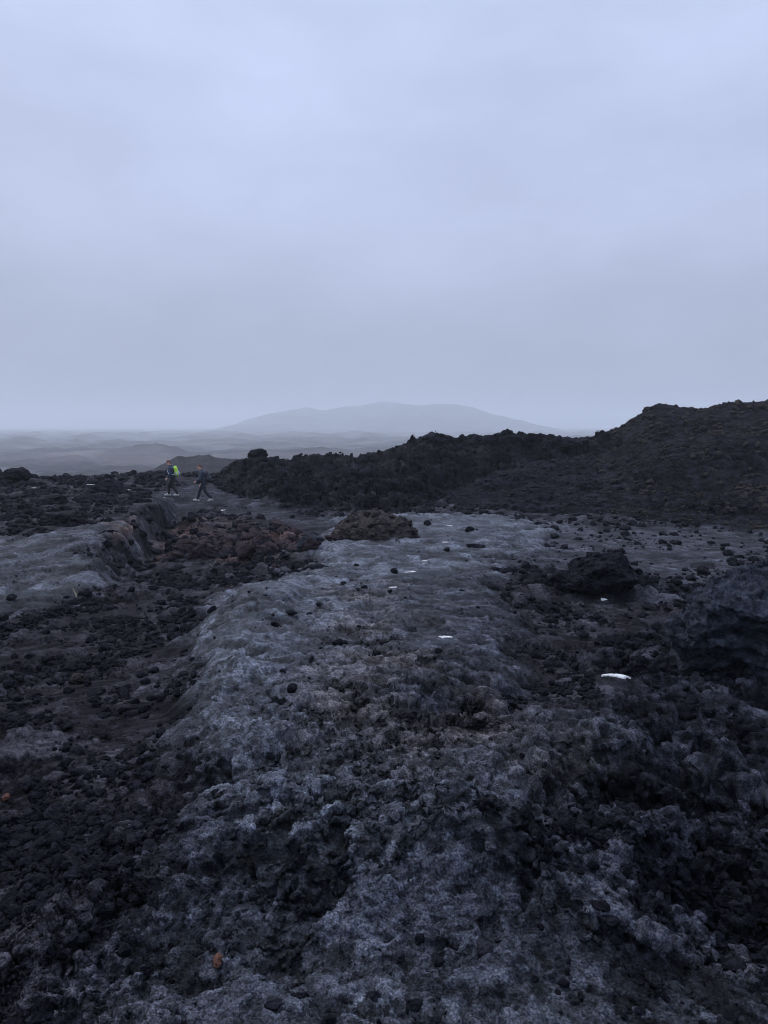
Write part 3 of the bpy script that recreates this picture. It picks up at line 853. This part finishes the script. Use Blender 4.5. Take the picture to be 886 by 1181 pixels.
# ------------------------------------------------------------------ people
def blob(parts, voxel, smooth=6):
    """union of tapered limbs and rounded forms as one continuous skin"""
    bm = bmesh.new()
    for p in parts:
        if p[0] == 'c':                                   # tapered capsule
            _, a, b, ra, rb = p[:5]
            sq = p[5] if len(p) > 5 else 1.0              # flatten across y
            a, b = Vector(a), Vector(b)
            pts = []
            for c, r in ((a, ra), (b, rb)):
                V0, _f = ico(2)
                for v in V0:
                    pts.append(c + Vector((v[0] * r, v[1] * r * sq, v[2] * r)))
            tb = bmesh.new()
            for q in pts: tb.verts.new(q)
            res = bmesh.ops.convex_hull(tb, input=tb.verts)
            junk = [g for g in res['geom_interior'] if isinstance(g, bmesh.types.BMVert)] + [g for g in res['geom_unused'] if isinstance(g, bmesh.types.BMVert)]
            if junk: bmesh.ops.delete(tb, geom=list(set(junk)), context='VERTS')
        else:                                             # ellipsoid: centre, radii, tilt about y
            _, c, rr_, tilt = p
            tb = bmesh.new(); bmesh.ops.create_icosphere(tb, subdivisions=3, radius=1)
            M = Matrix.Translation(c) @ Matrix.Rotation(tilt, 4, 'Y') @ Matrix.Diagonal((*rr_, 1))
            bmesh.ops.transform(tb, matrix=M, verts=tb.verts)
        bmesh.ops.recalc_face_normals(tb, faces=tb.faces)
        m = bpy.data.meshes.new('t'); tb.to_mesh(m); tb.free()
        bm.from_mesh(m); bpy.data.meshes.remove(m)
    me = bpy.data.meshes.new('t'); bm.to_mesh(me); bm.free()
    o = bpy.data.objects.new('t', me); COL.objects.link(o)
    md = o.modifiers.new('r', 'REMESH'); md.mode = 'VOXEL'; md.voxel_size = voxel; md.use_smooth_shade = True
    md = o.modifiers.new('s', 'SMOOTH'); md.factor = .5; md.iterations = smooth
    bpy.context.view_layer.update()
    dg = bpy.context.evaluated_depsgraph_get()
    out = bpy.data.meshes.new_from_object(o.evaluated_get(dg))
    bpy.data.objects.remove(o); bpy.data.meshes.remove(me)
    return out

M_SKIN = plain_mat('skin', (.62, .36, .28), .55, .08)
def cloth(name, c): return plain_mat(name, c, .85, .2, 30)

def person(loc, heading, pose, cols, label, shoe_c):
    """walks along local +x; pose gives joint positions"""
    root = bpy.data.objects.new('person', None); COL.objects.link(root)
    root.location = loc; root.rotation_euler = (0, 0, heading)
    tag(root, label, 'person', 'hikers on the lava')
    J = pose
    hip, chest, neck, head = map(Vector, (J['hip'], J['chest'], J['neck'], J['head']))
    t = J['nod']                                          # head tilt, forward positive
    def hd(x, y, z):                                      # head-local offset
        return head + Vector((x * math.cos(t) + z * math.sin(t), y, -x * math.sin(t) + z * math.cos(t)))
    body = [('c', hip, chest, .125, .135, 1.15), ('c', chest, neck, .12, .058, 1.2), ('c', neck, hd(-.005, 0, -.03), .056, .052),
            ('e', hd(0, 0, .02), (.098, .076, .118), t), ('e', hd(.035, 0, -.055), (.062, .055, .062), t),
            ('c', hd(.092, 0, .015), hd(.116, 0, -.022), .011, .017), ('c', hd(.086, .018, -.066), hd(.086, -.018, -.066), .012, .012),
            ('e', hd(.045, 0, -.105), (.035, .03, .025), t), ('c', hd(.084, .04, .035), hd(.084, -.04, .035), .013, .013)]
    for s in (1, -1):
        body += [('e', hd(.083, .031 * s, .012), (.012, .014, .010), t), ('e', hd(-.005, .078 * s, -.005), (.022, .012, .034), t)]
    jacket = [('c', hip + Vector((0, 0, .02)), chest, .158, .162, 1.18), ('c', chest, neck + Vector((-.01, 0, -.02)), .150, .075, 1.25)]
    pants = [('c', hip + Vector((0, .05, 0)), hip + Vector((0, -.05, 0)), .138, .138)]
    shoes = []
    for s, side in ((1, 'L'), (-1, 'R')):
        sh = chest + Vector((-.005, .19 * s, .06)); el = Vector(J['elbow' + side]); wr = Vector(J['wrist' + side])
        body += [('c', sh, el, .052, .040), ('c', el, wr, .040, .028), ('c', chest + Vector((0, .1 * s, .06)), sh, .075, .055)]
        jacket += [('c', sh, el, .074, .060), ('c', el, el.lerp(wr, .92), .060, .046), ('c', chest + Vector((0, .08 * s, .06)), sh, .105, .076)]
        # hand: palm, four curled fingers of unequal length, thumb from the side near its base
        d = (wr - el).normalized()
        fwd = Vector((1, 0, 0)); fwd = (fwd - d * fwd.dot(d)).normalized(); inn = d.cross(fwd) * 1.0
        if inn.y * s > 0: inn = -inn
        pe = wr + d * .085
        body += [('c', wr, wr + d * .03, .026, .028), ('c', wr + d * .03 + fwd * .022, pe + fwd * .026, .018, .016), ('c', wr + d * .03 - fwd * .018, pe - fwd * .028, .018, .015), ('c', wr + d * .04, pe, .018, .016)]
        for q, (off, ln) in enumerate(((.034, .070), (.012, .080), (-.011, .074), (-.033, .058))):
            a = pe + fwd * off; b = a + d * ln * .5 + inn * .008; c = b + d * ln * .38 + inn * .020; e = c + d * ln * .2 + inn * .022
            body += [('c', a, b, .0095, .009), ('c', b, c, .009, .0085), ('c', c, e, .0085, .0075)]
        a = wr + d * .025 + fwd * .028; b = a + d * .030 + fwd * .024 + inn * .008; c = b + d * .028 + fwd * .004 + inn * .014
        body += [('c', a, b, .014, .0115), ('c', b, c, .0115, .009)]
        hp = hip + Vector((0, .09 * s, -.04)); kn = Vector(J['knee' + side]); an = Vector(J['ankle' + side]); toe = Vector(J['toe' + side])
        body += [('c', hp, kn, .085, .056), ('c', kn, kn.lerp(an, .3), .056, .056), ('c', kn.lerp(an, .3), an, .056, .040), ('c', an, an.lerp(toe, .8) + Vector((0, 0, -.02)), .040, .030)]
        pants += [('c', hp, kn, .108, .076), ('c', kn, kn.lerp(an, .3), .076, .076), ('c', kn.lerp(an, .3), an + Vector((0, 0, .03)), .076, .066)]
        heel = an + (an - toe).normalized() * .05; heel.z = an.z - .055
        shoes.append([('c', heel, toe, .046, .044), ('c', an, an.lerp(toe, .55), .052, .048), ('c', heel, an, .045, .05)])
    def put(name, me, m):
        me.materials.append(m); return link(name, me, root)
    put('body', blob(body, .0055, 4), M_SKIN)
    put('jacket', blob(jacket, .014, 5), cols['jacket'])
    put('trousers', blob(pants, .014, 5), cols['trousers'])
    for sp_ in shoes:
        put('shoe', blob(sp_, .010, 4), shoe_c)
    put('hair', blob([('e', hd(-.014, 0, .052), (.100, .082, .098), t), ('e', hd(-.05, 0, -.005), (.06, .072, .075), t)], .009, 4), cols['hair'])
    # backpack: a separate thing carried on the back
    bp = bpy.data.objects.new('backpack', None); COL.objects.link(bp)
    M = Matrix.Translation(loc) @ Matrix.Rotation(heading, 4, 'Z')
    lean = math.atan2(chest.x - hip.x, chest.z - hip.z)
    cen = hip.lerp(chest, .72) + Vector((-.225, 0, .0))
    bp.matrix_world = M @ Matrix.Translation(cen) @ Matrix.Rotation(lean, 4, 'Y')
    tag(bp, cols['pack_label'], 'backpack')
    def bput(name, me, m):
        me.materials.append(m); return link(name, me, bp)
    hh = cols['pack_h']
    bput('bag', blob([('c', (0, .085, hh * .62), (.0, .085, -hh * .62), .085, .10), ('c', (0, -.085, hh * .62), (.0, -.085, -hh * .62), .085, .10), ('c', (0, 0, hh * .75), (0, 0, -hh * .7), .095, .115)], .012, 6), cols['pack'])
    bput('front_pocket', blob([('c', (-.095, .05, -.03), (-.10, .05, -hh * .55), .045, .055), ('c', (-.095, -.05, -.03), (-.10, -.05, -hh * .55), .045, .055)], .011, 5), cols['pocket'])
    for s in (1, -1):
        bput('side_pocket', blob([('c', (-.01, .175 * s, -.05), (-.01, .18 * s, -hh * .62), .038, .05)], .010, 4), cols['pocket'])
        pts = [Vector((.05, .085 * s, hh * .7)), Vector((.15, .10 * s, hh * .92)), Vector((.29, .105 * s, hh * .80)), Vector((.385, .115 * s, hh * .3)), Vector((.33, .16 * s, -hh * .25)), Vector((.14, .17 * s, -hh * .55)), Vector((.05, .12 * s, -hh * .6))]
        bput('strap', blob([('c', pts[q], pts[q + 1], .021, .021) for q in range(6)], .009, 3), cols['pocket'])
    return root

POSE1 = dict(hip=(0, 0, .93), chest=(.06, 0, 1.30), neck=(.085, 0, 1.48), head=(.15, 0, 1.60), nod=.55,
             elbowL=(.06, .27, 1.08), wristL=(.20, .25, .90), elbowR=(-.10, -.27, 1.09), wristR=(-.02, -.27, .86),
             kneeL=(-.02, .10, .50), ankleL=(-.22, .10, .11), toeL=(-.05, .11, .045), kneeR=(.19, -.09, .51), ankleR=(.20, -.09, .10), toeR=(.38, -.10, .05))
POSE2 = dict(hip=(0, 0, .92), chest=(.075, 0, 1.29), neck=(.105, 0, 1.47), head=(.165, 0, 1.60), nod=.35,
             elbowL=(.13, .26, 1.06), wristL=(.30, .22, .95), elbowR=(.04, -.27, 1.06), wristR=(.14, -.26, .83),
             kneeL=(-.06, .10, .49), ankleL=(-.34, .10, .15), toeL=(-.20, .11, .05), kneeR=(.20, -.09, .52), ankleR=(.31, -.09, .10), toeR=(.49, -.10, .06))
def stand(u, dist):
    az = float(ray(u, 570)[0])
    x, y = dist * math.sin(az), dist * math.cos(az)
    q = zat(np.array([x - .3, x, x + .3, x]), np.array([y, y, y, y - .2]), .06)
    return (x, y, float(np.mean(q)) + .03)
M_SHOE = plain_mat('pale trail shoe', (.42, .41, .40), .6)
person(stand(199.5, 38.6), R(188), POSE1, dict(jacket=cloth('navy jacket', (.022, .032, .066)), trousers=cloth('black trousers', (.008, .008, .010)), hair=cloth('auburn hair', (.14, .065, .05)),
       pack=cloth('lime pack cloth', (.40, .68, .07)), pocket=cloth('grey pack pocket', (.40, .43, .50)), pack_h=.235, pack_label='lime green backpack with grey pockets on the leading hiker'),
       'hiker in navy jacket and black trousers walking with a lime green backpack', M_SHOE)
person(stand(235.5, 36.6), R(186), POSE2, dict(jacket=cloth('slate jacket', (.026, .034, .056)), trousers=cloth('dark blue trousers', (.012, .014, .026)), hair=cloth('short brown hair', (.11, .06, .05)),
       pack=cloth('dark pack cloth', (.016, .018, .028)), pocket=cloth('charcoal pack pocket', (.06, .065, .08)), pack_h=.20, pack_label='small dark backpack on the following hiker'),
       'hiker in slate blue jacket and dark trousers striding behind with a dark pack', M_SHOE)

# ------------------------------------------------------------------ haze
SIGMA = .00047
bm = bmesh.new(); bmesh.ops.create_cube(bm, size=1)
zlo = float(V[:, 2].min()) - 1.0; ztop = max(float(V[:, 2].max()), CAMZ) + 6.0
me = bpy.data.meshes.new('haze'); bm.to_mesh(me); bm.free()
hz_ = link('haze', me, None, (0, APEX, (zlo + ztop) / 2)); hz_.scale = (18400, 18400, ztop - zlo)
tag(hz_, 'pale grey fog filling the air over the lava plain', None, None, 'stuff')
m = bpy.data.materials.new('haze'); m.use_nodes = True
nt = m.node_tree; nt.nodes.clear()
out = nd(nt, 'ShaderNodeOutputMaterial'); pv = nd(nt, 'ShaderNodeVolumePrincipled')
pv.inputs['Color'].default_value = (.90, .945, 1.0, 1); pv.inputs['Density'].default_value = SIGMA; pv.inputs['Density Attribute'].default_value = ''
pv.inputs['Anisotropy'].default_value = .1
nt.links.new(pv.outputs[0], out.inputs['Volume'])
m.cycles.homogeneous_volume = True
me.materials.append(m)

# ------------------------------------------------------------------ sky and sun
SUN_EL, SUN_AZ = 50, -48                                   # azimuth from +y towards +x
w = bpy.data.worlds.new('World'); sc.world = w; w.use_nodes = True
nt = w.node_tree; nt.nodes.clear()
out = nd(nt, 'ShaderNodeOutputWorld'); bg = nd(nt, 'ShaderNodeBackground'); bg.inputs['Strength'].default_value = .1
sky = nd(nt, 'ShaderNodeTexSky'); sky.sky_type = 'NISHITA'; sky.sun_disc = False
sky.sun_elevation = R(SUN_EL); sky.sun_rotation = R(SUN_AZ); sky.dust_density = 3
tc = nd(nt, 'ShaderNodeTexCoord'); sepz = nd(nt, 'ShaderNodeSeparateXYZ'); nt.links.new(tc.outputs['Generated'], sepz.inputs[0])
mp = nd(nt, 'ShaderNodeMapping'); mp.inputs['Scale'].default_value = (1, 1, 2.4); nt.links.new(tc.outputs['Generated'], mp.inputs[0])
cr = nd(nt, 'ShaderNodeValToRGB'); nt.links.new(sepz.outputs[2], cr.inputs[0])
els = cr.color_ramp.elements
els[0].position = 0; els[0].color = (3.4, 3.85, 5.4, 1)
els[1].position = 1; els[1].color = (12.5, 14.2, 18.5, 1)
for p, c in ((.10, (3.9, 4.4, 6.1)), (.22, (4.75, 5.4, 7.45)), (.36, (5.45, 6.2, 8.65)), (.48, (5.8, 6.7, 9.3)), (.70, (9.6, 11.1, 14.9))):
    e = els.new(p); e.color = (*c, 1)
nz = noise(nt, mp.outputs[0], 1.7, 5, .5); nz2 = noise(nt, mp.outputs[0], 4.5, 5, .55)
k1 = ramp(nt, nz, .3, .7, .89, 1.10); k2 = ramp(nt, nz2, .3, .7, .94, 1.06)
mm = nd(nt, 'ShaderNodeMath', operation='MULTIPLY'); nt.links.new(k1, mm.inputs[0]); nt.links.new(k2, mm.inputs[1])
sv = nd(nt, 'ShaderNodeVectorMath', operation='SCALE'); nt.links.new(cr.outputs[0], sv.inputs[0]); nt.links.new(mm.outputs[0], sv.inputs['Scale'])
fin = mixc(nt, .06, (0, 0, 0), (0, 0, 0))
mixn = fin.node; nt.links.new(sv.outputs[0], mixn.inputs[6]); nt.links.new(sky.outputs[0], mixn.inputs[7])
nt.links.new(fin, bg.inputs['Color']); nt.links.new(bg.outputs[0], out.inputs['Surface'])

ld = bpy.data.lights.new('sun', 'SUN'); ld.energy = 1.4; ld.angle = R(28); ld.color = (1, .97, .93)
sun = link('sun', ld)
d = Vector((math.sin(R(SUN_AZ)) * math.cos(R(SUN_EL)), math.cos(R(SUN_AZ)) * math.cos(R(SUN_EL)), math.sin(R(SUN_EL))))
sun.rotation_euler = d.to_track_quat('Z', 'Y').to_euler()

# ------------------------------------------------------------------ camera and render settings
cd = bpy.data.cameras.new('camera'); cam = link('camera', cd)
cd.sensor_fit = 'VERTICAL'; cd.sensor_height = 24; cd.lens = 24 * FPX / 1181
cd.clip_end = 40000; cd.clip_start = .05
cam.location = (0, 0, CAMZ); cam.rotation_euler = (R(90) - PITCH, 0, 0)
sc.camera = cam
sc.view_settings.view_transform = 'Standard'; sc.view_settings.look = 'None'; sc.view_settings.exposure = 0; sc.view_settings.gamma = 1
try:
    sc.view_settings.use_curve_mapping = False
except Exception:
    pass
sc.cycles.max_bounces = 6; sc.cycles.diffuse_bounces = 3; sc.cycles.volume_bounces = 2; sc.cycles.glossy_bounces = 2
sc.cycles.use_denoising = True
sc.cycles.filter_width = 1.0
